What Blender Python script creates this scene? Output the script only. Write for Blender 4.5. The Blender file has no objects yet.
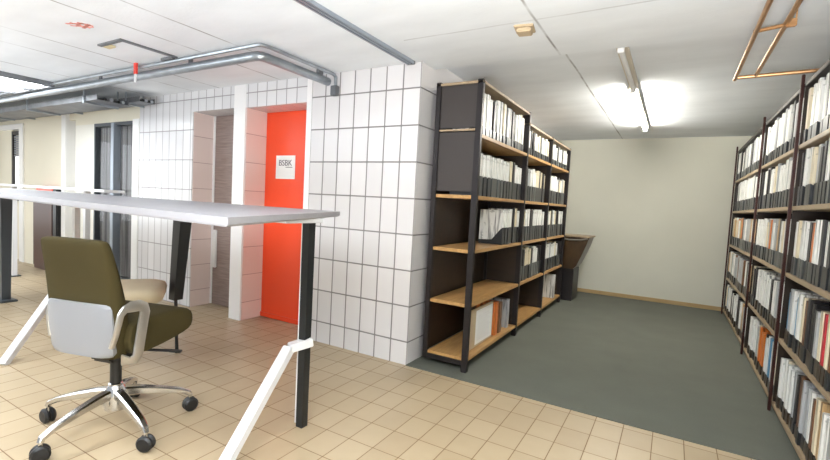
import bpy, bmesh, math, random
from mathutils import Vector, Matrix
random.seed(7)
PI = math.pi
scene = bpy.context.scene
COL = scene.collection

# ------------------------------------------------------------------ materials
def sock(nt, v):
    return v
class NT:
    """tiny helper round a node tree"""
    def __init__(self, m):
        m.use_nodes = True
        self.t = m.node_tree
        self.b = self.t.nodes['Principled BSDF']
    def n(self, kind, **kw):
        x = self.t.nodes.new(kind)
        for k, v in kw.items(): setattr(x, k, v)
        return x
    def link(self, a, b): self.t.links.new(a, b)
    def put(self, inp, v):
        if isinstance(v, (int, float)): inp.default_value = v
        elif isinstance(v, (tuple, list)): inp.default_value = (*v[:3], 1.0) if len(inp.default_value) == 4 else v
        else: self.link(v, inp)
    def math(self, op, a, b=0.0, c=0.0):
        x = self.n('ShaderNodeMath', operation=op)
        for i, v in enumerate((a, b, c)): self.put(x.inputs[i], v)
        return x.outputs[0]
    def mix(self, f, a, b, mode='MIX'):
        x = self.n('ShaderNodeMix', data_type='RGBA', blend_type=mode)
        self.put(x.inputs[0], f); self.put(x.inputs[6], a); self.put(x.inputs[7], b)
        return x.outputs[2]
    def pos(self):
        g = self.n('ShaderNodeNewGeometry'); s = self.n('ShaderNodeSeparateXYZ'); self.link(g.outputs['Position'], s.inputs[0])
        return g, s.outputs
    def noise(self, scale, detail=3.0, vec=None, rough=0.5):
        x = self.n('ShaderNodeTexNoise'); x.inputs['Scale'].default_value = scale; x.inputs['Detail'].default_value = detail
        x.inputs['Roughness'].default_value = rough
        if vec is not None: self.link(vec, x.inputs['Vector'])
        return x.outputs['Fac']
    def objco(self, scale=(1, 1, 1)):
        c = self.n('ShaderNodeTexCoord'); m = self.n('ShaderNodeMapping'); m.inputs['Scale'].default_value = scale
        self.link(c.outputs['Object'], m.inputs[0]); return m.outputs[0]
    def worldco(self, scale=(1, 1, 1)):
        c = self.n('ShaderNodeNewGeometry'); m = self.n('ShaderNodeMapping'); m.inputs['Scale'].default_value = scale
        self.link(c.outputs['Position'], m.inputs[0]); return m.outputs[0]
    def bump(self, h, strength=0.2, dist=0.01):
        x = self.n('ShaderNodeBump'); x.inputs['Strength'].default_value = strength; x.inputs['Distance'].default_value = dist
        self.link(h, x.inputs['Height']); self.link(x.outputs[0], self.b.inputs['Normal'])
    def remap(self, v, a, b, c, d):
        x = self.n('ShaderNodeMapRange'); self.put(x.inputs[0], v)
        for i, q in enumerate((a, b, c, d)): x.inputs[i + 1].default_value = q
        return x.outputs[0]

def lin(c):
    f = lambda v: v / 12.92 if v <= 0.04045 else ((v + 0.055) / 1.055) ** 2.4
    return tuple(f(x / 255.0) for x in c)

def mat(name, rgb, rough=0.5, metal=0.0, var=0.0, vscale=6.0, bump=0.0, bscale=60.0, stretch=(1, 1, 1), spec=None):
    m = bpy.data.materials.new(name); t = NT(m)
    c = lin(rgb); t.b.inputs['Base Color'].default_value = (*c, 1)
    t.b.inputs['Roughness'].default_value = rough; t.b.inputs['Metallic'].default_value = metal
    if spec is not None: t.b.inputs['Specular IOR Level'].default_value = spec
    if var:
        f = t.noise(vscale, 4.0, t.objco(stretch))
        f = t.remap(f, 0.3, 0.7, 0, 1)
        t.put(t.b.inputs['Base Color'], t.mix(f, tuple(x * (1 - var) for x in c), tuple(min(1, x * (1 + var)) for x in c)))
    if bump: t.bump(t.noise(bscale, 3.0, t.objco(stretch)), bump, 0.004)
    return m

def grid_line(t, v, x0, pitch, half):
    """1 on a joint, 0 between"""
    u = t.math('DIVIDE', t.math('SUBTRACT', v, x0), pitch)
    fr = t.math('FRACT', t.math('ADD', u, 1000.5))
    d = t.math('ABSOLUTE', t.math('SUBTRACT', fr, 0.5))
    x = t.n('ShaderNodeMapRange'); t.put(x.inputs[0], d)
    x.inputs[1].default_value = half / pitch * 0.7; x.inputs[2].default_value = half / pitch * 1.3
    x.inputs[3].default_value = 1; x.inputs[4].default_value = 0
    return x.outputs[0], t.math('FLOOR', t.math('ADD', u, 1000.0))

def wall_tile_mat(name, tile, grout, x0, z0, px, pz, half=0.0056, rough=0.22):
    m = bpy.data.materials.new(name); t = NT(m)
    g, p = t.pos()
    ns = t.n('ShaderNodeSeparateXYZ'); t.link(g.outputs['True Normal'], ns.inputs[0])
    side = t.math('GREATER_THAN', t.math('ABSOLUTE', ns.outputs[0]), 0.6)
    lx, ix = grid_line(t, p[0], x0, px, half)
    ly, iy = grid_line(t, p[1], 2.905, 9.0, half)
    lz, iz = grid_line(t, p[2], z0, pz, half)
    lh = t.math('ADD', t.math('MULTIPLY', lx, t.math('SUBTRACT', 1.0, side)), t.math('MULTIPLY', ly, side))
    line = t.math('MINIMUM', t.math('ADD', lh, lz), 1.0)
    wn = t.n('ShaderNodeTexWhiteNoise'); cb = t.n('ShaderNodeCombineXYZ')
    t.link(ix, cb.inputs[0]); t.link(iz, cb.inputs[1]); t.link(cb.outputs[0], wn.inputs[0])
    c = lin(tile)
    base = t.mix(wn.outputs['Value'], tuple(x * 0.95 for x in c), tuple(min(1, x * 1.03) for x in c))
    t.put(t.b.inputs['Base Color'], t.mix(line, base, lin(grout)))
    t.put(t.b.inputs['Roughness'], t.remap(line, 0, 1, rough, 0.8))
    t.bump(t.math('SUBTRACT', 1.0, line), 0.5, 0.003)
    return m

def floor_tile_mat():
    m = bpy.data.materials.new('beige floor tile'); t = NT(m)
    g, p = t.pos()
    lx, ix = grid_line(t, p[0], -0.0085, 0.1535, 0.0022)
    ly, iy = grid_line(t, p[1], 2.03, 0.205, 0.0022)
    line = t.math('MINIMUM', t.math('ADD', lx, ly), 1.0)
    wn = t.n('ShaderNodeTexWhiteNoise'); cb = t.n('ShaderNodeCombineXYZ')
    t.link(ix, cb.inputs[0]); t.link(iy, cb.inputs[1]); t.link(cb.outputs[0], wn.inputs[0])
    n = t.noise(9.0, 5.0, t.worldco())
    f = t.math('ADD', t.math('MULTIPLY', wn.outputs['Value'], 0.55), t.math('MULTIPLY', n, 0.45))
    base = t.mix(f, lin((164, 144, 115)), lin((183, 165, 136)))
    t.put(t.b.inputs['Base Color'], t.mix(line, base, lin((122, 98, 70))))
    t.put(t.b.inputs['Roughness'], t.remap(line, 0, 1, 0.38, 0.85))
    t.bump(t.math('SUBTRACT', 1.0, line), 0.4, 0.002)
    return m

def carpet_mat():
    m = bpy.data.materials.new('grey green carpet'); t = NT(m)
    n = t.noise(380.0, 2.0, t.worldco()); n2 = t.noise(3.0, 3.0, t.worldco())
    f = t.math('ADD', t.math('MULTIPLY', n, 0.7), t.math('MULTIPLY', n2, 0.3))
    t.put(t.b.inputs['Base Color'], t.mix(t.remap(f, 0.3, 0.7, 0, 1), lin((90, 92, 84)), lin((107, 109, 100))))
    t.b.inputs['Roughness'].default_value = 0.9; t.b.inputs['Specular IOR Level'].default_value = 0.15
    t.bump(n, 0.3, 0.003)
    return m

def ceiling_mat():
    m = bpy.data.materials.new('painted concrete ceiling'); t = NT(m)
    g, p = t.pos()
    acc = None
    wob = t.math('MULTIPLY', t.math('SUBTRACT', t.noise(2.5, 3.0, t.worldco()), 0.5), 0.02)
    for x0 in (-0.745, -2.77, -3.17, -4.04, -4.46, -5.2):
        d = t.math('ABSOLUTE', t.math('SUBTRACT', t.math('ADD', p[0], wob), x0))
        l = t.remap(d, 0.003, 0.010, 1, 0)
        acc = l if acc is None else t.math('MAXIMUM', acc, l)
    d = t.math('ABSOLUTE', t.math('SUBTRACT', t.math('ADD', p[1], wob), 2.495))
    l = t.math('MULTIPLY', t.remap(d, 0.003, 0.010, 0.4, 0), t.math('GREATER_THAN', p[0], -1.6))
    acc = t.math('MAXIMUM', acc, l)
    brk = t.remap(t.noise(3.5, 4.0, t.worldco()), 0.35, 0.6, 0.15, 0.75)
    acc = t.math('MULTIPLY', acc, brk)
    n = t.noise(1.6, 5.0, t.worldco((1, 2.5, 1)))
    base = t.mix(t.remap(n, 0.3, 0.7, 0, 1), lin((222, 226, 230)), lin((234, 238, 242)))
    t.put(t.b.inputs['Base Color'], t.mix(acc, base, lin((95, 88, 84))))
    t.b.inputs['Roughness'].default_value = 0.85
    t.bump(t.noise(30.0, 4.0, t.worldco((1, 2, 1))), 0.25, 0.006)
    return m

def wood_mat(name, a, b, rough=0.4, axis=(3, 30, 30)):
    m = bpy.data.materials.new(name); t = NT(m)
    n = t.noise(2.5, 5.0, t.worldco(axis))
    t.put(t.b.inputs['Base Color'], t.mix(t.remap(n, 0.3, 0.7, 0, 1), lin(a), lin(b)))
    t.b.inputs['Roughness'].default_value = rough
    t.bump(n, 0.1, 0.002)
    return m

def streak_mat(name, a, b, scale):
    m = bpy.data.materials.new(name); t = NT(m)
    n = t.noise(scale, 2.0, t.worldco((1, 0.2, 0.02)))
    t.put(t.b.inputs['Base Color'], t.mix(t.remap(n, 0.38, 0.62, 0, 1), lin(a), lin(b)))
    t.b.inputs['Roughness'].default_value = 0.6
    return m

def emit_mat(name, rgb, strength):
    m = bpy.data.materials.new(name); t = NT(m)
    t.b.inputs['Base Color'].default_value = (0.9, 0.9, 0.9, 1)
    t.b.inputs['Emission Color'].default_value = (*rgb, 1); t.b.inputs['Emission Strength'].default_value = strength
    return m

def glass_mat(name, tint=(1, 1, 1)):
    m = bpy.data.materials.new(name); t = NT(m)
    t.b.inputs['Base Color'].default_value = (*tint, 1); t.b.inputs['Roughness'].default_value = 0.03
    t.b.inputs['Transmission Weight'].default_value = 1.0; t.b.inputs['IOR'].default_value = 1.1
    return m

def page_mat(name, rgb, dark=0.30):
    """printed spine: colour with faint vertical page streaks and printed blotches"""
    m = bpy.data.materials.new(name); t = NT(m)
    n = t.noise(1.0, 2.0, t.objco((40, 85, 4)))
    n2 = t.noise(1.0, 3.0, t.objco((25, 12, 30)))
    c = lin(rgb)
    b = t.mix(t.remap(n, 0.36, 0.50, 0, 1), tuple(x * dark for x in c), c)
    b = t.mix(t.remap(n2, 0.62, 0.70, 0, 0.55), b, tuple(x * 0.35 for x in c))
    t.put(t.b.inputs['Base Color'], b)
    t.b.inputs['Roughness'].default_value = 0.35
    return m

M = dict(
    tile=wall_tile_mat('white glazed wall tile', (212, 209, 210), (128, 124, 124), -1.70, 0.18, 0.155, 0.277),
    tile_far=wall_tile_mat('white slim wall tile', (221, 220, 222), (150, 146, 148), -2.838, 0.003, 0.128, 0.317, 0.0048),
    pink_bounce_tile=wall_tile_mat('rose glazed tile with bounce tint', (226, 206, 200), (170, 140, 136), -1.70, 0.18, 5.0, 0.277, 0.003),  # orange door's reflected light put into the tile colour
    floor=floor_tile_mat(), carpet=carpet_mat(), ceiling=ceiling_mat(),
    backwall=mat('warm grey painted wall', (218, 217, 204), 0.8, var=0.03, vscale=1.5, bump=0.15, bscale=40),
    cream=mat('cream painted wall', (226, 220, 202), 0.8, var=0.04, vscale=1.0),
    paleplate=mat('pale wall panel', (226, 223, 214), 0.5, var=0.03, vscale=2),
    white=mat('white paint', (232, 231, 229), 0.45),
    whitestrip=mat('white jointing strip', (236, 234, 234), 0.4),
    whitemetal=mat('white powder coated steel', (208, 208, 210), 0.35),
    tabletop=mat('white laminate', (148, 147, 152), 0.42, var=0.02, vscale=3, spec=0.3),
    blackmetal=mat('black powder coated steel', (28, 30, 33), 0.4, 0.3),
    legblack=mat('black table leg', (24, 27, 29), 0.42, 0.0),
    greyleg=mat('grey steel leg', (74, 79, 84), 0.4, 0.4),
    darksteel=mat('dark brown grey steel', (58, 52, 50), 0.5, 0.1, var=0.08, vscale=3),
    postedge=mat('dark steel post', (42, 38, 39), 0.4, 0.4),
    redpost=mat('dark red brown steel', (66, 36, 32), 0.35, 0.3),
    hardboard=wood_mat('dark brown hardboard', (38, 28, 19), (50, 36, 24), 0.5, (1, 8, 8)),
    shelfwood=wood_mat('oak veneer shelf', (164, 124, 74), (190, 150, 96), 0.38, (18, 2, 18)),
    shelfpale=wood_mat('greyish oak shelf', (150, 130, 104), (170, 150, 122), 0.45, (18, 2, 18)),
    basewood=wood_mat('wooden skirting', (176, 148, 104), (194, 166, 120), 0.5, (2, 20, 20)),
    orange=mat('orange lacquered door', (242, 76, 34), 0.32, var=0.02, vscale=1.0),
    greydoor=wood_mat('grey brown laminate door', (128, 110, 104), (152, 134, 128), 0.45, (2, 2, 26)),
    paper=mat('white paper', (240, 240, 238), 0.7),
    faint=mat('faint grey print', (205, 206, 208), 0.7),
    ink=mat('grey ink', (96, 92, 100), 0.7),
    olive=mat('olive green upholstery', (64, 56, 31), 0.85, var=0.10, vscale=3, bump=0.35, bscale=500, spec=0.2),
    greyplastic=mat('pale grey plastic', (138, 140, 146), 0.4),
    chrome=mat('polished aluminium', (205, 205, 206), 0.18, 1.0),
    satin=mat('satin aluminium', (196, 192, 186), 0.32, 0.85),
    rubber=mat('black plastic', (22, 22, 24), 0.45),
    beige=mat('beige upholstery', (206, 190, 160), 0.8, var=0.05, vscale=5, bump=0.2, bscale=300),
    galv=mat('galvanised steel', (160, 166, 172), 0.35, 0.8, var=0.15, vscale=8),
    galvdark=mat('dull zinc tray', (122, 124, 128), 0.45, 0.6, var=0.2, vscale=6),
    copper=mat('copper pipe', (176, 134, 92), 0.3, 0.7, var=0.12, vscale=14),
    redpaint=mat('red paint', (214, 62, 52), 0.6),
    rustred=mat('washed red paint', (226, 150, 138), 0.8, var=0.2, vscale=12),
    tan=mat('tan plastic', (190, 170, 140), 0.5),
    brownfront=mat('dark brown laminate', (78, 52, 44), 0.45, var=0.06, vscale=3),
    blinds=streak_mat('grey vertical blind cloth', (58, 58, 60), (122, 122, 124), 26.0),
    bluegrey=mat('blue grey aluminium', (150, 158, 168), 0.35, 0.5),
    lectern=wood_mat('brown varnished plywood', (58, 42, 26), (74, 54, 32), 0.3, (6, 6, 2)),
    tube=emit_mat('lit fluorescent tube', (1.0, 0.97, 0.88), 165.0),
    panel=emit_mat('lit light diffuser', (0.94, 0.98, 1.0), 9.0),
    lampwhite=mat('cream lamp housing', (212, 202, 184), 0.5),
    glass=glass_mat('window glass'),
    daylight=emit_mat('bright daylight behind pane', (0.95, 0.98, 1.0), 1.1),
    yellow=mat('yellow foam', (206, 194, 156), 0.8),
)

# ------------------------------------------------------------------ geometry helpers
class MB:
    def __init__(self): self.bm = bmesh.new()
    def box(self, a, b, mi=0, bev=0.0):
        """axis box from corner a to corner b"""
        vs = [self.bm.verts.new((x, y, z)) for x in (a[0], b[0]) for y in (a[1], b[1]) for z in (a[2], b[2])]
        fs = []
        for q in ((0, 1, 3, 2), (4, 6, 7, 5), (0, 4, 5, 1), (2, 3, 7, 6), (0, 2, 6, 4), (1, 5, 7, 3)):
            f = self.bm.faces.new([vs[i] for i in q]); f.material_index = mi; fs.append(f)
        if bev > 0:
            es = list({e for f in fs for e in f.edges})
            bmesh.ops.bevel(self.bm, geom=es, offset=bev, segments=2, affect='EDGES', clamp_overlap=True)
        return self
    def bar(self, p, q, w, h, up=(0, 0, 1), bev=0.0):
        """rectangular bar from p to q, w across, h along «up»"""
        p, q = Vector(p), Vector(q); d = (q - p).normalized(); u = Vector(up)
        s = d.cross(u).normalized(); u = s.cross(d).normalized()
        vs = [self.bm.verts.new(c + s * (w / 2 * i) + u * (h / 2 * j)) for c in (p, q) for i in (-1, 1) for j in (-1, 1)]
        fs = [self.bm.faces.new([vs[i] for i in f]) for f in ((0, 1, 3, 2), (4, 6, 7, 5), (0, 4, 5, 1), (2, 3, 7, 6), (0, 2, 6, 4), (1, 5, 7, 3))]
        if bev > 0:
            bmesh.ops.bevel(self.bm, geom=list({e for f in fs for e in f.edges}), offset=bev, segments=2, affect='EDGES', clamp_overlap=True)
        return self
    def prism(self, poly, axis, a, b, bev=0.0):
        """polygon (2D points in the two other axes, in order) extruded along axis from a to b"""
        def P(u, v, w): return {0: (w, u, v), 1: (u, w, v), 2: (u, v, w)}[axis]
        lo = [self.bm.verts.new(P(u, v, a)) for u, v in poly]; hi = [self.bm.verts.new(P(u, v, b)) for u, v in poly]
        n = len(poly); fs = [self.bm.faces.new(lo), self.bm.faces.new(list(reversed(hi)))]
        for i in range(n): fs.append(self.bm.faces.new([lo[i], lo[(i + 1) % n], hi[(i + 1) % n], hi[i]]))
        if bev > 0:
            bmesh.ops.bevel(self.bm, geom=list({e for f in fs for e in f.edges}), offset=bev, segments=2, affect='EDGES', clamp_overlap=True)
        return self
    def loft(self, loops, cap=True):
        rings = [[self.bm.verts.new(p) for p in L] for L in loops]; n = len(rings[0])
        for a, b in zip(rings, rings[1:]):
            for i in range(n): self.bm.faces.new([a[i], a[(i + 1) % n], b[(i + 1) % n], b[i]])
        if cap: self.bm.faces.new(rings[0]); self.bm.faces.new(list(reversed(rings[-1])))
        return self
    def tube(self, pts, r, n=10, rs=None):
        pts = [Vector(p) for p in pts]; loops = []
        ref = Vector((0, 0, 1)); prev = None
        for i, p in enumerate(pts):
            d = (pts[min(i + 1, len(pts) - 1)] - pts[max(i - 1, 0)]).normalized()
            if prev is None:
                s = d.cross(ref)
                if s.length < 1e-3: s = d.cross(Vector((1, 0, 0)))
            else:
                s = prev - d * prev.dot(d)
            s.normalize(); prev = s; u = s.cross(d).normalized(); rr = rs[i] if rs else r
            loops.append([p + s * (rr * math.cos(2 * PI * k / n)) + u * (rr * math.sin(2 * PI * k / n)) for k in range(n)])
        return self.loft(loops)
    def flat(self, pts, w, h, up=(0, 0, 1)):
        """flat bar with rounded-off section swept along pts; h along up-ish, w across"""
        pts = [Vector(p) for p in pts]; loops = []
        for i, p in enumerate(pts):
            d = (pts[min(i + 1, len(pts) - 1)] - pts[max(i - 1, 0)]).normalized()
            s = Vector(up); s = (s - d * s.dot(d)).normalized(); u = s.cross(d).normalized()
            ww, hh = (w[i] if isinstance(w, list) else w) / 2, (h[i] if isinstance(h, list) else h) / 2
            c = 0.35
            sec = [(-1, -1 + c), (-1 + c, -1), (1 - c, -1), (1, -1 + c), (1, 1 - c), (1 - c, 1), (-1 + c, 1), (-1, 1 - c)]
            loops.append([p + u * (a * ww) + s * (b * hh) for a, b in sec])
        return self.loft(loops)
    def lathe(self, prof, c=(0, 0, 0), n=24):
        """profile (r, z)"""
        loops = [[(c[0] + max(r, 1e-4) * math.cos(2 * PI * k / n), c[1] + max(r, 1e-4) * math.sin(2 * PI * k / n), c[2] + z) for k in range(n)] for r, z in prof]
        return self.loft(loops)
    def xf(self, mtx):
        bmesh.ops.transform(self.bm, matrix=mtx, verts=self.bm.verts); return self
    def build(self, name, mats, parent=None, smooth=False, sub=0, angle=0.6):
        bmesh.ops.recalc_face_normals(self.bm, faces=self.bm.faces)
        me = bpy.data.meshes.new(name); self.bm.to_mesh(me); self.bm.free()
        for m in (mats if isinstance(mats, (list, tuple)) else [mats]): me.materials.append(m)
        o = bpy.data.objects.new(name, me); COL.objects.link(o)
        if parent: o.parent = parent
        if smooth or sub:
            me.polygons.foreach_set('use_smooth', [True] * len(me.polygons))
            if not sub: me.set_sharp_from_angle(angle=angle)
        if sub:
            s = o.modifiers.new('smooth', 'SUBSURF'); s.levels = s.render_levels = sub
        return o

def tag(o, label, cat, group=None):
    o['label'] = label; o['category'] = cat
    if group: o['group'] = group
    return o
def thing(name, label, cat, loc=(0, 0, 0), rz=0.0, group=None):
    o = bpy.data.objects.new(name, None); COL.objects.link(o); o.location = loc; o.rotation_euler = (0, 0, rz)
    o.empty_display_size = 0.1
    return tag(o, label, cat, group)
def struct(o): o['kind'] = 'structure'; return o

# ------------------------------------------------------------------ room shell
ZC, ZB = 2.305, 2.365          # ceiling heights: front hall, archive aisle
WY, XC, XR, YB = 2.915, -1.70, 1.03, 7.30
XL, YF = -10.2, -2.6
struct(MB().box((XL, YF, -0.12), (XR, 3.6, 0)).build('floor', M['floor']))
struct(MB().box((XC, 2.905, -0.02), (XR, YB, 0.006)).build('floor_carpet', M['carpet']))
struct(MB().box((XC, 3.6, -0.12), (XR, YB, -0.02)).build('floor_slab', M['carpet']))
struct(MB().box((XL, YF, ZC), (XR + 0.1, 3.12, ZC + 0.3)).build('ceiling', M['ceiling']))
struct(MB().box((XC - 0.2, 3.12, ZB), (XR + 0.1, YB + 0.1, ZB + 0.24)).build('ceiling_aisle', M['ceiling']))
struct(MB().box((XL, 3.12, ZC), (XC - 0.2, 3.7, ZC + 0.3)).build('ceiling_recess', M['ceiling']))
# tiled wall with two door recesses and the return into the aisle
w = MB()
OP = [(-4.467, -3.80, 2.092), (-3.635, -2.838, 2.085)]
w.box((-5.48, WY, 0), (OP[0][0], 3.32, ZC), 1)
w.box((OP[0][0], WY, OP[0][2]), (OP[0][1], 3.32, ZC), 1)
w.box((OP[0][1], WY, 0), (OP[1][0], 3.32, ZC), 1)
w.box((OP[1][0], WY, OP[1][2]), (OP[1][1], 3.32, ZC), 1)
w.box((OP[1][1], WY, 0), (XC, 3.32, ZC))
w.box((XC - 0.2, 3.12, ZC), (XC, 3.32, ZB + 0.05))
w.box((XC - 0.2, 3.32, 0), (XC, YB, ZB + 0.05))
struct(w.build('wall_tiled', [M['tile'], M['tile_far']]))
struct(MB().box((-2.838, WY - 0.006, 0), (-2.782, WY + 0.01, ZC)).build('trim_2', M['whitestrip']))
struct(MB().box((OP[0][1] - 0.001, WY - 0.006, 0), (OP[1][0] + 0.001, WY + 0.01, ZC)).build('trim_3', M['whitestrip']))
struct(MB().box((XC - 0.2, YB, 0), (XR + 0.1, YB + 0.1, ZB)).build('wall_back', M['backwall']))
struct(MB().box((XR, YF, 0), (XR + 0.1, YB, ZB)).build('wall_right', M['backwall']))
struct(MB().box((XC, YB - 0.016, 0.006), (XR, YB, 0.062), bev=0.004).build('baseboard_back', M['basewood']))
struct(MB().box((OP[0][0], WY + 0.012, 0), (OP[0][0] + 0.006, 3.17, OP[0][2])).build('trim_7', M['pink_bounce_tile']))  # facing slab, pinkish cast put into its tile colour
struct(MB().box((OP[1][0], WY + 0.012, 0), (OP[1][0] + 0.006, 3.17, OP[1][2])).build('trim_8', M['pink_bounce_tile']))  # white reveal; pink bounce off the orange door painted on as a slab
# hall wall beyond the tiles
LY = 2.95
w = MB()
w.box((-8.80, LY, 0), (-7.42, LY + 0.1, ZC))
w.box((XL, LY, 2.14), (-8.80, LY + 0.1, ZC))
w.box((-7.50, LY, 2.14), (-7.13, LY + 0.1, ZC))
struct(w.build('wall_cream', M['cream']))
struct(MB().box((-7.13, LY, 0), (-6.60, LY + 0.1, 2.06)).build('wall_panel', M['paleplate']))
struct(MB().box((-7.40, LY + 0.12, 0), (-7.13, LY + 0.2, 2.14)).build('wall_recess', M['cream']))
struct(MB().box((-7.13, LY, 2.06), (-5.48, LY + 0.1, ZC)).build('wall_lintel', M['cream']))
struct(MB().box((-7.42, LY - 0.05, 0), (-7.30, LY + 0.1, ZC), bev=0.004).build('trim_4', M['white']))
struct(MB().box((-5.62, WY - 0.01, 0), (-5.48, LY + 0.1, 2.07), bev=0.004).build('trim_5', M['white']))
# blind-covered glazed partition
f = MB()
f.box((-6.60, LY - 0.01, 0), (-5.62, LY + 0.06, 0.13)); f.box((-6.60, LY - 0.01, 2.02), (-5.62, LY + 0.06, 2.06))
f.box((-6.60, LY - 0.01, 0.13), (-6.57, LY + 0.06, 2.02))
win = struct(f.build('window_1', M['greyleg']))
MB().box((-6.145, LY - 0.03, 0), (-6.075, LY + 0.06, 2.05), bev=0.004).build('mullion', M['bluegrey'], win)
b = MB()
pts = []
for i in range(61):
    pts.append((-6.58 + i * 0.016, LY + 0.055 + (0.012 if i % 2 else 0.0)))
b.prism(pts + [(-5.62, LY + 0.09), (-6.58, LY + 0.09)], 2, 0.13, 2.02)
b.build('blind', M['blinds'], win)
MB().box((-6.57, LY + 0.02, 0.13), (-5.62, LY + 0.026, 2.02)).build('pane', M['glass'], win)
# glazed entrance at the end of the hall
f = MB()
f.box((-8.92, LY - 0.02, 0), (-8.78, LY + 0.06, 2.16)); f.box((XL, LY - 0.02, 2.08), (-8.92, LY + 0.06, 2.16))
d1 = struct(f.build('door_1', M['white']))
f = MB()
f.box((-9.32, LY + 0.02, 0.95), (-9.27, LY + 0.06, 2.06)); f.box((-8.98, LY + 0.02, 0.95), (-8.92, LY + 0.06, 2.06))
f.box((-9.27, LY + 0.02, 0.95), (-8.98, LY + 0.06, 1.02)); f.box((-9.27, LY + 0.02, 2.0), (-8.98, LY + 0.06, 2.06))
f.build('window_frame', M['postedge'], d1)
MB().box((-9.27, LY + 0.05, 1.02), (-8.98, LY + 0.056, 1.66)).build('pane', M['daylight'], d1)
f = MB()
for i in range(9):
    f.box((-9.27, LY + 0.035, 1.665 + i * 0.037), (-8.98, LY + 0.055, 1.69 + i * 0.037))
f.build('louvre', M['greyplastic'], d1)
MB().box((XL, LY + 0.03, 0), (-9.32, LY + 0.07, 2.08)).build('leaf', M['cream'], d1)
MB().box((-9.32, LY + 0.06, 0), (-8.92, LY + 0.09, 2.08)).build('leaf', M['cream'], d1)
# far end wall of the hall with a tall window opening that lets the daylight in
w = MB()
w.box((XL - 0.1, YF, 0), (XL, 3.6, 0.5)); w.box((XL - 0.1, YF, 2.2), (XL, 3.6, ZC))
w.box((XL - 0.1, 2.6, 0.5), (XL, 3.6, 2.2))
struct(w.build('wall_left', M['cream']))

# orange door
d = struct(MB().box((-3.634, 3.17, 0.006), (-2.839, 3.21, 2.084)).build('door_2', M['orange']))
MB().box((-3.475, 3.166, 1.425), (-3.215, 3.17, 1.655)).build('notice', M['paper'], d)
cu = bpy.data.curves.new('notice_text', 'FONT'); cu.body = 'BSBK'; cu.size = 0.082; cu.extrude = 0.0008; cu.align_x = 'CENTER'
to = bpy.data.objects.new('tmp_text', cu); COL.objects.link(to)
dg = bpy.context.evaluated_depsgraph_get()
me = bpy.data.meshes.new_from_object(to.evaluated_get(dg)); bpy.data.objects.remove(to)
me.materials.clear(); me.materials.append(M['ink'])
lt = bpy.data.objects.new('lettering', me); COL.objects.link(lt); lt.parent = d
lt.location = (-3.345, 3.1645, 1.555); lt.rotation_euler = (PI / 2, 0, 0)
MB().box((-3.34, 3.1645, 1.537), (-3.25, 3.166, 1.543)).build('small_print', M['ink'], d)
MB().box((-3.634, 3.158, 0.006), (-2.839, 3.17, 0.05)).build('kick_strip', M['orange'], d)
# grey laminate door
d = struct(MB().box((-4.466, 3.17, 0.006), (-3.801, 3.21, 2.091)).build('door_3', M['greydoor']))
MB().box((-4.425, 3.145, 0.42), (-4.365, 3.17, 0.84), bev=0.005).build('handle_plate', M['white'], d)
MB().box((-4.461, 3.158, 0.006), (-4.438, 3.17, 2.09)).build('door_frame', M['whitestrip'], d)

# ------------------------------------------------------------------ ceiling services
t = thing('pipe', 'galvanised pipe elbowing along ceiling to the tiled wall', 'pipe', (-5.0, 2.15, 2.235))
o = Vector((-5.0, 2.15, 2.235))
P = [(-9.6, 2.19, 2.235), (-5.0, 2.19, 2.235), (-2.66, 2.19, 2.235), (-2.625, 2.197, 2.235), (-2.605, 2.217, 2.235), (-2.60, 2.25, 2.235), (-2.60, 2.905, 2.235)]
MB().tube([Vector(p) - o for p in P], 0.034, 12).build('pipe_run', M['galv'], t, True)
MB().bar(Vector((-2.60, 2.80, 2.27)) - o, Vector((-2.60, 2.80, 2.305)) - o, 0.03, 0.05, (0, 1, 0)).build('bracket', M['galvdark'], t)
for x in (-3.4, -4.8, -6.4):
    MB().bar(Vector((x, 2.19, 2.26)) - o, Vector((x, 2.19, 2.305)) - o, 0.03, 0.02, (0, 1, 0)).build('hanger', M['galvdark'], t)
t = thing('conduit', 'thin grey conduit running beside the galvanised pipe under the ceiling', 'pipe', (-2.42, 2.1, 2.27))
o = Vector((-2.42, 2.1, 2.27))
P = [(-9.6, 2.125, 2.28), (-2.55, 2.125, 2.28), (-2.525, 2.132, 2.28), (-2.515, 2.155, 2.28), (-2.51, 2.2, 2.28), (-2.51, 2.86, 2.28), (-2.51, 2.892, 2.265), (-2.51, 2.897, 2.20), (-2.51, 2.897, 2.12)]
MB().tube([Vector(p) - o for p in P], 0.014, 8).build('conduit_run', M['galv'], t, True)
MB().box((-0.12, 0.765, -0.16), (-0.06, 0.812, -0.08), bev=0.004).build('junction_box', M['galvdark'], t)
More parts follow.
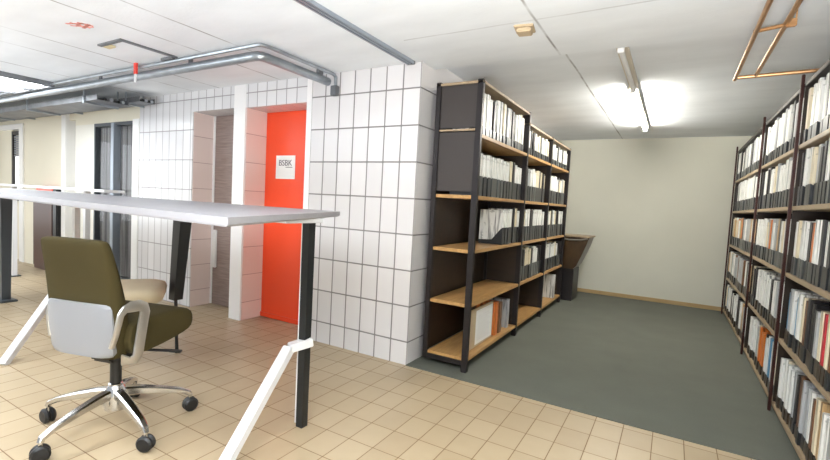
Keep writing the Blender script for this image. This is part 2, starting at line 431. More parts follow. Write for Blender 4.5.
# cable trays
def tray(x0, x1, y0, y1, z, label):
    t = thing('cable_tray', label, 'cable tray', ((x0 + x1) / 2, (y0 + y1) / 2, z), 0, 'cable trays under the hall ceiling')
    hx, hy = (x1 - x0) / 2, (y1 - y0) / 2
    m = MB(); m.box((-hx, -hy, 0), (hx, hy, 0.004))
    for s in (-1, 1): m.box((-hx, s * hy - 0.003, 0), (hx, s * hy + 0.003, 0.055))
    m.build('channel', M['galvdark'], t)
    n = int((x1 - x0) / 1.2) + 1
    for i in range(n):
        xx = -hx + 0.25 + i * (2 * hx - 0.5) / max(1, n - 1)
        m = MB(); m.box((xx - 0.015, -hy - 0.02, -0.02), (xx + 0.015, hy + 0.02, 0)); 
        for s in (-1, 1): m.box((xx - 0.006, s * (hy + 0.014) - 0.006, -0.02), (xx + 0.006, s * (hy + 0.014) + 0.006, ZC - z))
        m.build('hanger', M['galv'], t)
    for k, (yy, r, mm) in enumerate(((-0.5, 0.016, 'rubber'), (-0.1, 0.02, 'greyplastic'), (0.35, 0.014, 'rubber'), (0.65, 0.018, 'galv'))):
        MB().tube([(-hx, yy * hy, 0.004 + r), (-hx * 0.3, yy * hy + 0.01, 0.004 + r), (hx * 0.4, yy * hy - 0.01, 0.004 + r), (hx, yy * hy, 0.004 + r)], r, 6).build('cable', M[mm], t, True)
    return t
tray(-9.8, -5.15, 2.32, 2.62, 2.135, 'wide zinc cable tray along the hall ceiling beside the cream wall')
tray(-9.8, -5.05, 2.68, 2.84, 2.19, 'narrow zinc cable tray close against the cream wall and blind partition')
# grey rail on the ceiling
t = thing('ceiling_rail', 'grey twin channel rail fixed to ceiling in front of tiled wall', 'rail', (-1.775, 1.8, ZC))
m = MB(); m.box((-0.032, -3.0, -0.008), (0.032, 1.07, 0)); m.box((-0.032, -3.0, -0.022), (-0.020, 1.07, -0.008)); m.box((0.020, -3.0, -0.022), (0.032, 1.07, -0.008)); m.box((-0.007, -3.0, -0.022), (0.007, 1.07, -0.008))
m.build('channel', M['bluegrey'], t)
MB().box((-0.033, 1.07, -0.024), (0.033, 1.085, 0)).build('end_cap', M['galvdark'], t)
# tan detector
t = thing('smoke_detector', 'small square tan detector box on the ceiling', 'detector', (-0.83, 2.585, ZC), 0.15)
MB().box((-0.055, -0.06, -0.012), (0.055, 0.06, 0), bev=0.003).build('base', M['tan'], t)
MB().box((-0.042, -0.045, -0.034), (0.042, 0.045, -0.012), bev=0.006).build('cover', M['tan'], t)
# opened hatch with a red hanger
t = thing('ceiling_hatch', 'open ceiling hatch with dark edge above galvanised pipe', 'hatch', (-3.62, 1.90, ZC))
m = MB(); m.box((-0.16, -0.20, -0.012), (0.16, -0.17, 0)); m.box((0.13, -0.17, -0.012), (0.16, 0.22, 0)); m.box((-0.02, 0.19, -0.02), (0.13, 0.215, 0))
m.build('edge_frame', M['galvdark'], t)
MB().box((-0.15, -0.17, -0.015), (-0.06, -0.12, 0), bev=0.004).build('insulation', M['yellow'], t)
t = thing('pipe_hanger', 'red painted strap hanger between ceiling hatch and pipe', 'hanger', (-4.0, 2.088, ZC))
MB().box((-0.018, -0.008, -0.09), (0.018, 0.008, 0)).build('strap', M['redpaint'], t)
MB().box((-0.013, -0.006, -0.16), (0.013, 0.006, -0.09), bev=0.002).build('hook', M['whitemetal'], t)
m = MB()
for a, b, ww in (((-3.52, 1.40), (-3.40, 1.45), .018), ((-3.53, 1.43), (-3.41, 1.51), .012), ((-3.50, 1.49), (-3.38, 1.47), .02), ((-3.51, 1.45), (-3.40, 1.44), .012), ((-3.47, 1.40), (-3.45, 1.51), .014), ((-3.42, 1.42), (-3.39, 1.50), .02)):
    m.bar((*a, ZC - 0.001), (*b, ZC - 0.001), ww, 0.002)
struct(m.build('ceiling_mark', M['rustred']))

# copper pipes over the aisle
t = thing('copper_pipe', 'copper pipe frame hanging below the ceiling over the magazine bookcase', 'pipe', (0.4, 3.0, 2.2))
o = Vector((0.4, 3.0, 2.2))
m = MB(); m.tube([Vector((0.285, 0.4, 2.2)) - o, Vector((0.285, 3.70, 2.2)) - o], 0.012, 10); m.build('long_pipe', M['copper'], t, True)
m = MB(); m.tube([Vector((0.393, 0.4, 2.205)) - o, Vector((0.393, 3.655, 2.205)) - o], 0.012, 10); m.build('long_pipe', M['copper'], t, True)
m = MB(); m.tube([Vector((0.278, 3.66, 2.2)) - o, Vector((1.03, 3.61, 2.2)) - o], 0.012, 10); m.build('cross_pipe', M['copper'], t, True)
m = MB(); m.tube([Vector((0.275, 2.80, 2.2)) - o, Vector((0.42, 2.745, 2.2)) - o], 0.009, 10); m.build('tie_bar', M['copper'], t, True)
m = MB(); m.box(Vector((0.39, 2.735, 2.185)) - o, Vector((0.432, 2.757, 2.222)) - o, bev=0.004); m.box(Vector((0.425, 2.742, 2.20)) - o, Vector((0.431, 2.750, ZC - 0.002)) - o); m.build('clamp', M['copper'], t)

# luminaires and added fill lights
def batten(x, y0, y1, lit, label):
    t = thing('ceiling_lamp', label, 'lamp', (x, y0, ZB))
    L = y1 - y0
    MB().box((-0.035, 0, -0.035), (0.035, L, 0), bev=0.004).build('housing', M['lampwhite'], t)
    for e in (0.0, L - 0.03): MB().box((-0.02, e, -0.075), (0.02, e + 0.03, -0.035), bev=0.003).build('socket', M['white'], t)
    MB().tube([(0, 0.03, -0.055), (0, L - 0.03, -0.055)], 0.017, 12).build('tube', M['tube'] if lit else M['white'], t, True)
batten(-0.375, 3.16, 4.22, False, 'unlit fluorescent batten on the aisle ceiling')
batten(-0.385, 4.25, 6.25, True, 'lit white fluorescent tube on the aisle ceiling')
t = thing('ceiling_panel_light', 'bright white double light panel on hall ceiling above the table', 'lamp', (-6.15, 1.35, ZC))
m = MB(); m.box((-0.5, -0.8, -0.05), (-0.47, 0.8, 0)); m.box((0.47, -0.8, -0.05), (0.5, 0.8, 0)); m.box((-0.47, -0.8, -0.05), (0.47, -0.77, 0)); m.box((-0.47, 0.77, -0.05), (0.47, 0.8, 0)); m.box((-0.02, -0.77, -0.05), (0.02, 0.77, 0))
m.build('frame', M['galvdark'], t)
for a, b in ((-0.47, -0.02), (0.02, 0.47)): MB().box((a, -0.77, -0.03), (b, 0.77, -0.012)).build('diffuser', M['panel'], t)
def area(name, loc, sx, sy, power, rgb, rot=(0, 0, 0)):
    l = bpy.data.lights.new(name, 'AREA'); l.shape = 'RECTANGLE'; l.size = sx; l.size_y = sy; l.energy = power; l.color = rgb
    o = bpy.data.objects.new(name, l); COL.objects.link(o); o.location = loc; o.rotation_euler = rot; return o
area('hall_area_light', (-0.5, -0.9, ZC - 0.06), 0.25, 1.5, 36, (0.90, 0.96, 1.0))  # added unseen light without a fixture, brightens the near bookcase and floor
area('hall_area_light', (-3.6, 0.0, ZC - 0.06), 0.4, 1.5, 46, (0.88, 0.95, 1.0))  # added unseen light without a fixture, brightens the hall floor
area('hall_area_light', (-6.15, 1.2, ZC - 0.08), 0.9, 1.5, 46, (0.88, 0.95, 1.0))
area('upward_fill_light', (-0.1, -0.7, 0.9), 0.7, 0.6, 360, (0.95, 0.97, 1.0), (PI, 0, 0))  # unseen light added low down to brighten the ceiling into the aisle
area('upward_fill_light', (-5.0, -0.8, 1.5), 1.6, 1.0, 140, (0.88, 0.95, 1.0), (PI, 0, 0))  # unseen light added to lift the ceiling over the hall
area('window_daylight', (XL + 0.15, 0.0, 1.35), 1.6, 4.6, 60, (0.95, 0.98, 1.0), (0, -PI / 2, 0))

# ------------------------------------------------------------------ bookcase by the tiled wall
X0, X1 = -1.63, -1.25
UP = [3.05, 4.25, 5.20, 6.20]
BZ = [0.115, 0.525, 0.93, 1.335, 1.785]
TOP1, TOP2 = 2.165, 2.075
bc = thing('bookcase', 'dark steel bookcase with oak shelves beside the white tiled wall', 'bookcase', (0, 0, 0))
for i, y in enumerate(UP):
    top = TOP1 + 0.01 if i < 2 else TOP2 + 0.01
    m = MB(); m.box((X1 - 0.045, y - 0.018, 0.006), (X1, y + 0.018, top), bev=0.003)
    m.build('post', M['postedge'], bc)
    m = MB(); m.box((X0, y - 0.018, 0.05), (X0 + 0.04, y + 0.018, top), bev=0.003)
    m.build('post', M['postedge'], bc)
    if i in (1, 2): MB().box((X0 + 0.04, y - 0.006, 0.10), (X1 - 0.045, y + 0.006, top - 0.02)).build('divider', M['hardboard'], bc)
MB().box((X0 + 0.04, UP[3] - 0.006, 0.10), (X1 - 0.045, UP[3] + 0.006, TOP2 - 0.02)).build('divider', M['hardboard'], bc)
m = MB(); m.box((X0 + 0.04, 3.045, 1.36), (X1 - 0.045, 3.058, 1.80)); m.box((X0 + 0.04, 3.045, 1.83), (X1 - 0.045, 3.058, TOP1)); m.build('end_panel', M['darksteel'], bc)
MB().box((X0 + 0.04, 3.036, 1.808), (X1 - 0.045, 3.06, 1.822), bev=0.003).build('end_rail', M['shelfpale'], bc)
MB().box((X0 + 0.04, 3.034, 0.055), (X1 - 0.045, 3.064, 0.095), bev=0.003).build('end_rail', M['postedge'], bc)
for i in range(3):
    a, b = UP[i] + 0.018, UP[i + 1] - 0.018
    top = TOP1 if i == 0 else TOP2
    if i == 0: a = UP[0] - 0.012
    MB().box((X0 + 0.004, a + .02, 0.10), (X0 + 0.012, b, top - 0.02)).build('back_panel', M['hardboard'], bc)
    for z in BZ:
        e = X1 - 0.046 if i == 0 else X1
        m = MB(); m.box((X0 + 0.042, a if z < 1.7 else a + 0.022, z - 0.026), (X1 - 0.046, b, z), bev=0.002)
        m.box((X1 - 0.046, UP[i] + 0.02, z - 0.026), (X1 - 0.004, b, z), bev=0.002)
        m.build('shelf_board', M['shelfwood'], bc)
    MB().box((X0, UP[i] - 0.018, top - 0.018), (X1 + 0.0, UP[i + 1] + (-0.02 if i < 2 else 0.018), top), bev=0.002).build('top_board', M['shelfpale'], bc)

# ------------------------------------------------------------------ bookcase under the copper pipes
RX0, RX1 = 0.655, 1.015
RUP = [1.95, 3.71, 5.10, 7.10]
RBZ = [0.075, 0.50, 0.935, 1.365, 1.755]
RTOP = 2.135
rc = thing('bookcase', 'long dark red steel magazine bookcase with pale shelves under copper pipes', 'bookcase', (0, 0, 0))
for i, y in enumerate(RUP):
    MB().box((RX0 - 0.02, y - 0.010, 0.006), (RX0 - 0.002, y + 0.010, 2.20), bev=0.003).build('post', M['redpost'], rc)
    MB().box((RX1 - 0.03, y - 0.014, 0.006), (RX1, y + 0.014, RTOP + 0.01), bev=0.003).build('post', M['redpost'], rc)
for i in range(3):
    a, b = RUP[i] + 0.003, RUP[i + 1] - 0.003
    MB().box((RX1 - 0.012, a + 0.012, 0.05), (RX1 - 0.006, b - 0.012, RTOP)).build('back_panel', M['hardboard'], rc)
    for z in RBZ + [RTOP + 0.012]:
        MB().box((RX0, a, z - 0.028), (RX1 - 0.032, b, z), bev=0.003).build('shelf_board' if z < 2 else 'top_board', M['shelfpale'] if z < 2 else M['darksteel'], rc)
for i in (1, 2): MB().box((RX0 + 0.004, RUP[i] - 0.003, 0.05), (RX1 - 0.03, RUP[i] + 0.003, RTOP)).build('divider', M['hardboard'], rc)
MB().box((RX0 + 0.004, RUP[3] - 0.002, 0.05), (RX1 - 0.03, RUP[3] + 0.006, RTOP)).build('divider', M['darksteel'], rc)

# ------------------------------------------------------------------ sleeved magazines and files
PAL = dict(white=(236, 236, 232), cream=(228, 216, 188), grey=(176, 178, 180), black=(44, 42, 44), brown=(120, 84, 58), orange=(214, 122, 58), red=(186, 48, 58), blue=(96, 150, 186), tan=(196, 162, 116), pink=(214, 150, 150))
PM = {k: page_mat(k + ' magazine cover', v) for k, v in PAL.items()}
SM = dict(dark=mat('dark grey plastic sleeve', (42, 44, 46), 0.3), grey=mat('mid grey plastic sleeve', (74, 77, 77), 0.3), brown=mat('smoky brown plastic sleeve', (66, 56, 46), 0.3))
CACHE = {}
def mag_mesh(col, th, h, d):
    k = ('m', col, th, h, d)
    if k not in CACHE:
        m = MB(); t2 = th / 2; r = min(0.006, t2 * 0.6)
        m.prism([(0.004 + r, -t2), (d, -t2), (d, t2), (0.004 + r, t2), (0.004, t2 - r), (0.004, -t2 + r)], 2, 0, h)
        o = m.build('magazine', PM[col]); me = o.data; bpy.data.objects.remove(o); CACHE[k] = me
    return CACHE[k]
def sleeve_mesh(col, th, hf, d):
    k = ('s', col, th, hf, d)
    if k not in CACHE:
        m = MB(); t2 = th / 2 + 0.0015
        prof = [(0.0, 0.0), (d + 0.002, 0.0), (d + 0.002, 0.035), (d * 0.45, 0.04), (0.02, hf * 0.9), (0.0, hf)]
        # two side walls and the spine strip
        for s in (-1, 1): m.prism(prof, 1, s * t2 - 0.0004, s * t2 + 0.0004)
        m.box((0.0, -t2, 0.0), (0.0025, t2, hf))
        o = m.build('sleeve', SM[col]); me = o.data; bpy.data.objects.remove(o); CACHE[k] = me
    return CACHE[k]
ORD = 'first second third fourth fifth sixth seventh eighth ninth tenth eleventh twelfth thirteenth fourteenth fifteenth sixteenth seventeenth eighteenth nineteenth twentieth'.split()
def ordinal(n):
    if n <= 20: return ORD[n - 1]
    return ('twenty-' if n < 30 else 'thirty-') + ORD[n % 10 - 1] if n % 10 else 'thirtieth'
ROW = ['bottom', 'fourth', 'middle', 'second', 'top']
BAY = ['near', 'middle', 'far']
COUNT = {}
def sleeved(name, kind, col, scol, th, h, hf, d, x, y, z, face, where, group, lean=0.0):
    k = (kind, where); COUNT[k] = COUNT.get(k, 0) + 1
    o = bpy.data.objects.new(name, mag_mesh(col, th, h, d)); COL.objects.link(o)
    o.location = (x, y, z + 0.0015 + abs(math.sin(lean)) * th / 2); o.rotation_euler = (lean, 0, 0 if face > 0 else PI)
    o['label'] = f'{col} sleeved {kind} {ordinal(COUNT[k])} along {where}'; o['category'] = kind; o['group'] = group
    s = bpy.data.objects.new('sleeve', sleeve_mesh(scol, th, hf, d)); COL.objects.link(s); s.parent = o
    return o
def fill(name, kind, pal, scols, y0, y1, z, x, face, pitch, hmax, hf, d, where, group, gap=0.12, lean=0.03):
    y = y0
    while True:
        th = random.choice([0.62, 0.74, 0.86]) * pitch
        th = round(th, 4)
        if y + th + 0.004 > y1: break
        h = hmax - random.choice([0, 0.008, 0.016, 0.03])
        sleeved(name, kind, random.choice(pal), random.choice(scols), th, round(h, 3), hf, d, x + (-1 if face < 0 else 1) * random.uniform(0, 0.014), y + th / 2 + 0.002, z, face, where, group, random.uniform(-0.006, 0.006))
        y += th + (pitch - th) * random.uniform(0.7, 1.5) + 0.003
W, C_, G_, K, B_, O_, R_, U, T_, P_ = 'white cream grey black brown orange red blue tan pink'.split()
# bookcase under the copper pipes: spines face -x
TOPP = [W] * 10 + [G_] * 3 + [C_] * 1 + [K] * 3
MIDP = [W] * 8 + [G_] * 3 + [C_] * 3 + [O_, T_] + [K] * 2
LOWP = [W] * 10 + [C_] * 3 + [G_] * 4 + [O_, T_, R_, B_, B_, K, K, K, U]
RP = [LOWP, LOWP, MIDP + [R_, W, W], TOPP, TOPP]
for i, (ya, yb, pitch) in enumerate(((2.48, 3.69, 0.061), (3.722, 5.088, 0.065), (5.112, 7.088, 0.090))):
    for r, z in enumerate(RBZ):
        hm = 0.345 if r < 4 else 0.345
        sc = ['dark', 'dark', 'grey'] if r >= 2 else ['brown', 'dark', 'brown']
        fill('magazine', 'magazine', RP[r], sc, ya, yb, z, RX0 + 0.004, 1, pitch, hm, (0.07, 0.085, 0.11, 0.12, 0.085)[r], 0.215, f'{ROW[r]} shelf, {BAY[i]} bay of bookcase under copper pipes', f'sleeved magazines on the {ROW[r]} shelf of the {BAY[i]} bay under the pipes')
# bookcase by the tiled wall: spines face +x
LP = [W] * 9 + [C_] * 3 + [G_] * 1 + [K] * 3
for i in range(3):
    for r, z in enumerate(BZ):
        ya, yb = UP[i] + 0.03, UP[i + 1] - 0.03
        if r == 0 or (r == 1 and i == 0): continue
        if r == 2 and i == 0: ya = 3.72
        top = (TOP1 if i == 0 else TOP2) - 0.02
        hm = min(0.33, top - z - 0.02) if r == 4 else 0.33
        fill('document_file', 'file', LP, ['dark', 'dark', 'grey'], ya, yb, z, X1 - 0.02, -1, 0.072 if i == 0 else 0.068, hm, 0.15 if r < 4 else 0.07, 0.215, f'{ROW[r]} shelf, {BAY[i]} bay of bookcase by tiled wall', f'sleeved files on the {ROW[r]} shelf of the {BAY[i]} bay by the tiled wall')
tag(MB().box((-1.50, 5.85, 0.117), (-1.27, 5.93, 0.42), bev=0.003).build('document_file', PM['white']), 'lone white file standing on bottom shelf, far bay of bookcase by tiled wall', 'file', 'loose items on the bottom shelf')
# display on the bottom shelf of the near bay
Z5 = BZ[0] + 0.0015
o = thing('framed_document', 'white printed sheet in pale frame leaning on bottom shelf by tiled wall', 'document', (-1.315, 3.47, Z5), 0, 'loose items on the bottom shelf')
m = MB(); m.box((-0.006, -0.25, 0), (0.006, 0.235, 0.32), bev=0.002); f = m.build('frame', M['tan'], o)
f = MB().box((0.006, -0.15, 0.02), (0.0075, 0.22, 0.30)).build('sheet', M['paper'], o)
m = MB()
for k in range(12): m.box((0.0075, -0.11, 0.05 + k * 0.018), (0.008, 0.18 - (k * 37 % 5) * 0.02, 0.053 + k * 0.018))
m.build('printed_line', M['faint'], o)
for nm, y, th, h, c, lab in (('book', 3.78, 0.06, 0.30, O_, 'orange brown book beyond the framed sheet on bottom shelf by tiled wall'), ('book', 3.88, 0.07, 0.28, B_, 'dark brown book beyond the orange one on bottom shelf by tiled wall'), ('book', 4.10, 0.06, 0.27, G_, 'grey folder next to the post on bottom shelf, near bay by tiled wall')):
    o = bpy.data.objects.new(nm, mag_mesh(c, th, h, 0.20)); COL.objects.link(o); o.location = (X1 - (0.13 if y < 3.3 else 0.04), y, Z5); o.rotation_euler = (0, 0, PI)
    lab = lab.replace('nearest', 'next to'); tag(o, lab, 'book', 'loose items on the bottom shelf')

# ------------------------------------------------------------------ wooden lectern behind the bookcase
t = thing('lectern', 'brown wooden lectern with sloping front at end of bookcase by back wall', 'lectern', (-1.28, 6.62, 0.006))
MB().box((-0.17, -0.20, 0), (0.14, 0.20, 0.45), bev=0.004).build('pedestal', M['postedge'], t)
prof = [(-0.17, 0.45), (0.13, 0.45), (0.17, 0.50), (0.235, 0.66), (0.285, 0.80), (0.31, 0.895), (-0.17, 0.895)]
MB().prism(prof, 1, -0.22, 0.22, bev=0.004).build('body', M['lectern'], t)
MB().tube([(-0.10, -0.225, 0.875), (0.05, -0.225, 0.855), (0.2, -0.225, 0.862), (0.295, -0.225, 0.885)], 0.011, 8).build('rim', M['satin'], t, True)
MB().box((-0.20, -0.235, 0.895), (0.33, 0.235, 0.915), bev=0.004).build('top', M['shelfpale'], t)

# ------------------------------------------------------------------ high table
tb = thing('high_table', 'long white high table with black legs and white slanted braces', 'table', (-3.5, 1.6, 0))
O = Vector((-3.5, 1.6, 0))
poly = [(-1.242, .939), (-1.79, 2.155), (-6.35, 2.06), (-6.35, 1.35)]
cx = sum(p[0] for p in poly) / 4; cy = sum(p[1] for p in poly) / 4
def inset(p, d):
    v = Vector((cx - p[0], cy - p[1])); q = Vector(p) + v.normalized() * d; return q
m = MB()
L = []
for ins, z in ((0.0, 1.18), (0.0, 1.156), (0.014, 1.148)):
    L.append([(inset(p, ins).x - O.x, inset(p, ins).y - O.y, z) for p in poly])
m.loft(L); top = m.build('tabletop', M['tabletop'], tb)
def leg(x, y, w0, w1, zb=0.0, mm='legblack'):
    m = MB()
    m.loft([[(x - O.x + a * w, y - O.y + b * w, z) for a, b in ((-.5, -.5), (.5, -.5), (.5, .5), (-.5, .5))] for w, z in ((w1, zb), (w0, 1.148))])
    return m.build('leg', M[mm], tb)
leg(-1.682, 1.775, 0.048, 0.044)
m = MB(); m.box((-1.7135 - O.x, 1.752 - O.y, 0.02), (-1.7065 - O.x, 1.762 - O.y, 1.148)); m.build('leg_edge_strip', M['whitemetal'], tb)
# tapered leg with a thin foot
m = MB(); m.loft([[(a * w - 3.262 - O.x + dx, b * w + 2.02 - O.y, z) for a, b in ((-.5, -.5), (.5, -.5), (.5, .5), (-.5, .5))] for w, z, dx in ((0.07, 0.42, 0.0), (0.095, 1.148, 0.08))])
lg = m.build('leg', M['legblack'], tb)
MB().tube([(-3.262 - O.x, 2.02 - O.y, 0.42), (-3.25 - O.x, 2.03 - O.y, 0.0)], 0.013, 8).build('foot', M['legblack'], lg, True)
lg = leg(-6.02, 1.86, 0.10, 0.075, 0.02, 'greyleg')
MB().box((-6.17 - O.x, 1.79 - O.y, 0), (-5.90 - O.x, 1.93 - O.y, 0.02), bev=0.004).build('foot_plate', M['greyleg'], lg)
# white post and the two braces
m = MB(); m.box((-4.225 - O.x, 1.73 - O.y, 0.62), (-4.185 - O.x, 1.77 - O.y, 1.148)); m.build('post', M['whitemetal'], tb)
def brace(foot, elbow, end):
    m = MB(); f, e, q = Vector(foot) - O, Vector(elbow) - O, Vector(end) - O
    m.bar(f, e, 0.055, 0.045, bev=0.004)
    m.bar(e - (e - f).normalized() * 0.0, q, 0.055, 0.045, bev=0.004)
    return m.build('brace', M['whitemetal'], tb)
brace((-1.64, 1.21, 0.0), (-1.71, 1.69, 0.455), (-1.655, 1.80, 0.475))
brace((-3.895, 1.19, 0.0), (-4.19, 1.73, 0.60), (-4.205, 1.76, 0.66))
m = MB(); m.box((-1.95 - O.x, 1.55 - O.y, 1.125), (-1.62 - O.x, 1.82 - O.y, 1.148), bev=0.004); m.build('mounting_plate', M['whitemetal'], tb)

# narrow bar table beyond
t = thing('bar_table', 'narrow white bar table standing beyond the long high table', 'table', (-6.4, 2.42, 0))
MB().box((-1.36, -0.10, 1.195), (1.40, 0.10, 1.222), bev=0.004).build('tabletop', M['whitemetal'], t)
for x in (-1.12, 0.82):
    l = MB().box((x - 0.025, -0.025, 0.015), (x + 0.025, 0.025, 1.195)).build('leg', M['whitemetal'], t)
    MB().box((x - 0.05, -0.06, 0), (x + 0.05, 0.06, 0.015), bev=0.003).build('foot_plate', M['greyleg'], l)

# brown cupboard against the cream wall
t = thing('cupboard', 'dark brown shallow cupboard standing against the cream wall at hall end', 'cupboard', (-7.86, 2.86, 0))
MB().box((-0.31, 0.0, 0.0), (0.31, 0.088, 1.14), bev=0.004).build('body', M['brownfront'], t)
MB().box((-0.30, -0.015, 0.05), (0.30, 0.0, 1.12), bev=0.003).build('door', M['brownfront'], t)
t = thing('slim_cabinet', 'slim black cabinet between the brown cupboard and white post', 'cabinet', (-7.49, 2.86, 0))
MB().box((-0.056, 0.0, 0), (0.056, 0.088, 1.19), bev=0.004).build('body', M['rubber'], t)
MB().box((-0.05, -0.01, 0.05), (0.05, 0.0, 1.17)).build('door', M['blackmetal'], t)
tag(MB().box((-8.10, 2.86, 1.141), (-7.60, 2.945, 1.20), bev=0.004).build('folder_box', M['orange']), 'flat orange box lying on the brown cupboard', 'box')

# ------------------------------------------------------------------ beige stool
t = thing('stool', 'beige upholstered square stool half hidden behind the olive office chair', 'stool', (-3.36, 1.70, 0), math.radians(-35))
def rrect(w, d, r, z, n=5, cx=0, cy=0):
    out = []
    for sx, sy, a0 in ((1, 1, 0), (-1, 1, 90), (-1, -1, 180), (1, -1, 270)):
        for k in range(n):
            a = math.radians(a0 + 90 * k / (n - 1))
            out.append((cx + sx * (w / 2 - r) + r * math.cos(a), cy + sy * (d / 2 - r) + r * math.sin(a), z))
    return out
m = MB(); m.loft([rrect(.46, .46, .09, .46), rrect(.50, .50, .10, .475), rrect(.51, .51, .10, .52), rrect(.49, .49, .10, .55), rrect(.42, .42, .10, .565)])
m.build('seat', M['beige'], t, True, angle=1.2)
MB().lathe([(0, 0), (.07, 0), (.07, .012), (.04, .03), (.028, .05), (.028, .42), (.10, .46), (0, .46)], n=24).build('pedestal', M['rubber'], t, True)

# ------------------------------------------------------------------ office chair
ch = thing('office_chair', 'olive green swivel office chair with grey back shell beneath the high table', 'chair', (-2.462, 1.207, 0), math.radians(16))
inv = -math.radians(16)
bs = MB()
bs.lathe([(0.0, .10), (.05, .10), (.056, .13), (.050, .20), (.036, .225), (0.0, .225)], n=20)
cast = []
for k in range(5):
    a = math.radians(-78 + 72 * k) + inv
    ca, sa = math.cos(a), math.sin(a)
    pts = []
    for r, z in ((.03, .185), (.10, .178), (.20, .158), (.30, .132), (.33, .118), (.35, .108), (.357, .09)):
        pts.append((r * ca, r * sa, z))
    bs.flat(pts, [.05, .048, .042, .034, .03, .026, .022], [.05, .045, .036, .028, .026, .026, .024])
    cast.append((a, .357 * ca, .357 * sa))
base = bs.build('star_base', M['chrome'], ch, True)
for a, x, y in cast:
    rot = a + PI / 2 + random.uniform(-0.7, 0.7)
    mt = Matrix.Translation((x, y, 0.04)) @ Matrix.Rotation(rot, 4, 'Z') @ Matrix.Rotation(PI / 2, 4, 'Y')
    m = MB()
    for s in (-1, 1):
        m.lathe([(0, s * .006), (.030, s * .004), (.039, s * .010), (.039, s * .018), (.030, s * .026), (0, s * .029)], n=20)
    m.xf(mt); c = m.build('caster', M['rubber'], ch, True)
    m = MB(); m.tube([(x, y, .045), (x, y, .10)], .009, 8)
    m.build('stem', M['chrome'], c, True)
MB().lathe([(0, .22), (.027, .22), (.027, .37), (0, .37)], n=18).build('gas_column', M['rubber'], ch, True)
MB().lathe([(0, .205), (.032, .205), (.034, .235), (.028, .24), (0, .24)], n=18).build('column_collar', M['chrome'], ch, True)
MB().box((-.07, -.09, .37), (.07, .12, .43), bev=.015).build('mechanism', M['rubber'], ch)
m = MB(); m.tube([(.08, .06, .405), (.22, .10, .405), (.25, .11, .405)], .008, 8); m.bar((.235, .105, .405), (.295, .125, .402), .026, .012, bev=.003); m.build('lever', M['rubber'], ch, True)
# seat cushion
def seat_sec(x, k, dz):
    P = [(-.15, .435), (-.05, .43), (.12, .445), (.25, .468), (.292, .488), (.302, .53), (.29, .582), (.24, .604), (.12, .610), (0, .608), (-.10, .60), (-.15, .59)]
    cy_, cz = .02, .515
    return [(x * .93, cy_ + (y * .95 - cy_) * k, cz + .01 + (z - cz) * (k * dz)) for y, z in P]
m = MB(); m.loft([seat_sec(-.252, .93, .86), seat_sec(-.250, .985, .98), seat_sec(-.225, 1.0, 1), seat_sec(-.08, 1.0, 1.02), seat_sec(.08, 1.0, 1.02), seat_sec(.225, 1.0, 1), seat_sec(.250, .985, .98), seat_sec(.252, .93, .86)])
m.build('seat', M['olive'], ch, sub=1)
# backrest
def brr(z, yb, th, w, r):
    return rrect(w, th, min(r, th * .48), z, 4, 0, yb)
secs = [(.415, -.215, .085, .40, .03), (.43, -.215, .11, .43, .04), (.50, -.222, .12, .455, .045), (.60, -.232, .11, .47, .04), (.72, -.250, .085, .475, .035), (.85, -.275, .065, .465, .03), (.95, -.300, .056, .450, .026), (.985, -.309, .050, .440, .024), (1.002, -.313, .034, .415, .016)]
secs = [(z + .012, y + .085, th, w - .055, r) for z, y, th, w, r in secs]
m = MB(); m.loft([brr(*s) for s in secs]); m.build('backrest', M['olive'], ch, sub=1)
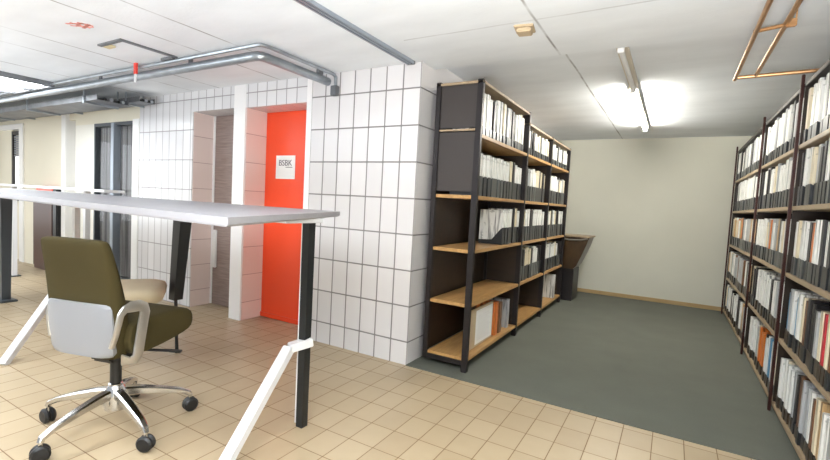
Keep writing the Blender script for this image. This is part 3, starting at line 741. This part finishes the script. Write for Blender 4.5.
# grey shell on the lower back: follows the rear of the cushion
def shell(z):
    pts = [(.43, -.278), (.50, -.288), (.60, -.294), (.72, -.300), (.85, -.313)]
    for (z0, y0), (z1, y1) in zip(pts, pts[1:]):
        if z <= z1: return y0 + (y1 - y0) * (z - z0) / (z1 - z0)
    return pts[-1][1]
m = MB(); LL = []
for z, w in ((.448, .37), (.452, .40), (.472, .425), (.55, .435), (.63, .44), (.685, .435), (.703, .42), (.708, .40)):
    y = shell(z - .012) + .085; w -= .05; row = []
    for k in range(13):
        u = -1 + 2 * k / 12
        row.append((u * w / 2, y - .010 + .022 * abs(u) ** 6, z))
    row2 = [(p[0], p[1] + .02, p[2]) for p in reversed(row)]
    LL.append(row + row2)
m.loft(LL); m.build('back_shell', M['greyplastic'], ch, True, angle=0.9)
# armrests
for s in (1, -1):
    X = s * .258
    m = MB()
    pts = [(s * .19, -.09, .43), (s * .24, -.075, .43), (X, -.065, .455), (X, -.052, .53), (X, -.036, .62), (X, -.028, .66), (X, -.035, .685), (X, -.06, .697), (X, -.105, .70), (X, -.14, .694), (X, -.162, .672), (X, -.172, .635), (X - s * .01, -.176, .58), (X - s * .03, -.18, .52)]
    pts = [(a if s > 0 else a * .80, b - (.05 if s > 0 else .01), c_) for a, b, c_ in pts]
    m.flat(pts, [.052] * 9 + [.035, .03, .028, .026, .024], .016, (1, 0, 0))
    m.build('armrest', M['satin'], ch, True, angle=0.9)

# ------------------------------------------------------------------ world, camera, view
wd = bpy.data.worlds.new('World'); scene.world = wd; wd.use_nodes = True
bg = wd.node_tree.nodes['Background']; bg.inputs[0].default_value = (0.90, 0.95, 1.0, 1); bg.inputs[1].default_value = 0.6
f_px, yaw, pit, rol = 444.764, math.radians(-30.035), math.radians(-3.529), math.radians(3.025)
fwd = Vector((math.sin(yaw) * math.cos(pit), math.cos(yaw) * math.cos(pit), math.sin(pit)))
r0 = Vector((math.cos(yaw), -math.sin(yaw), 0)); u0 = r0.cross(fwd)
r = math.cos(rol) * r0 + math.sin(rol) * u0; u = -math.sin(rol) * r0 + math.cos(rol) * u0
cam = bpy.data.cameras.new('Camera'); co = bpy.data.objects.new('Camera', cam); COL.objects.link(co)
cam.sensor_fit = 'HORIZONTAL'; cam.sensor_width = 36.0; cam.lens = 36.0 * f_px / 830.0; cam.clip_start = 0.05
mw = Matrix((r, u, -fwd)).transposed().to_4x4(); mw.translation = Vector((0, 0, 1.26)); co.matrix_world = mw
scene.camera = co
scene.view_settings.view_transform = 'Standard'; scene.view_settings.look = 'None'
scene.view_settings.gamma = 1.0; scene.view_settings.use_curve_mapping = False; scene.view_settings.exposure = 0.0
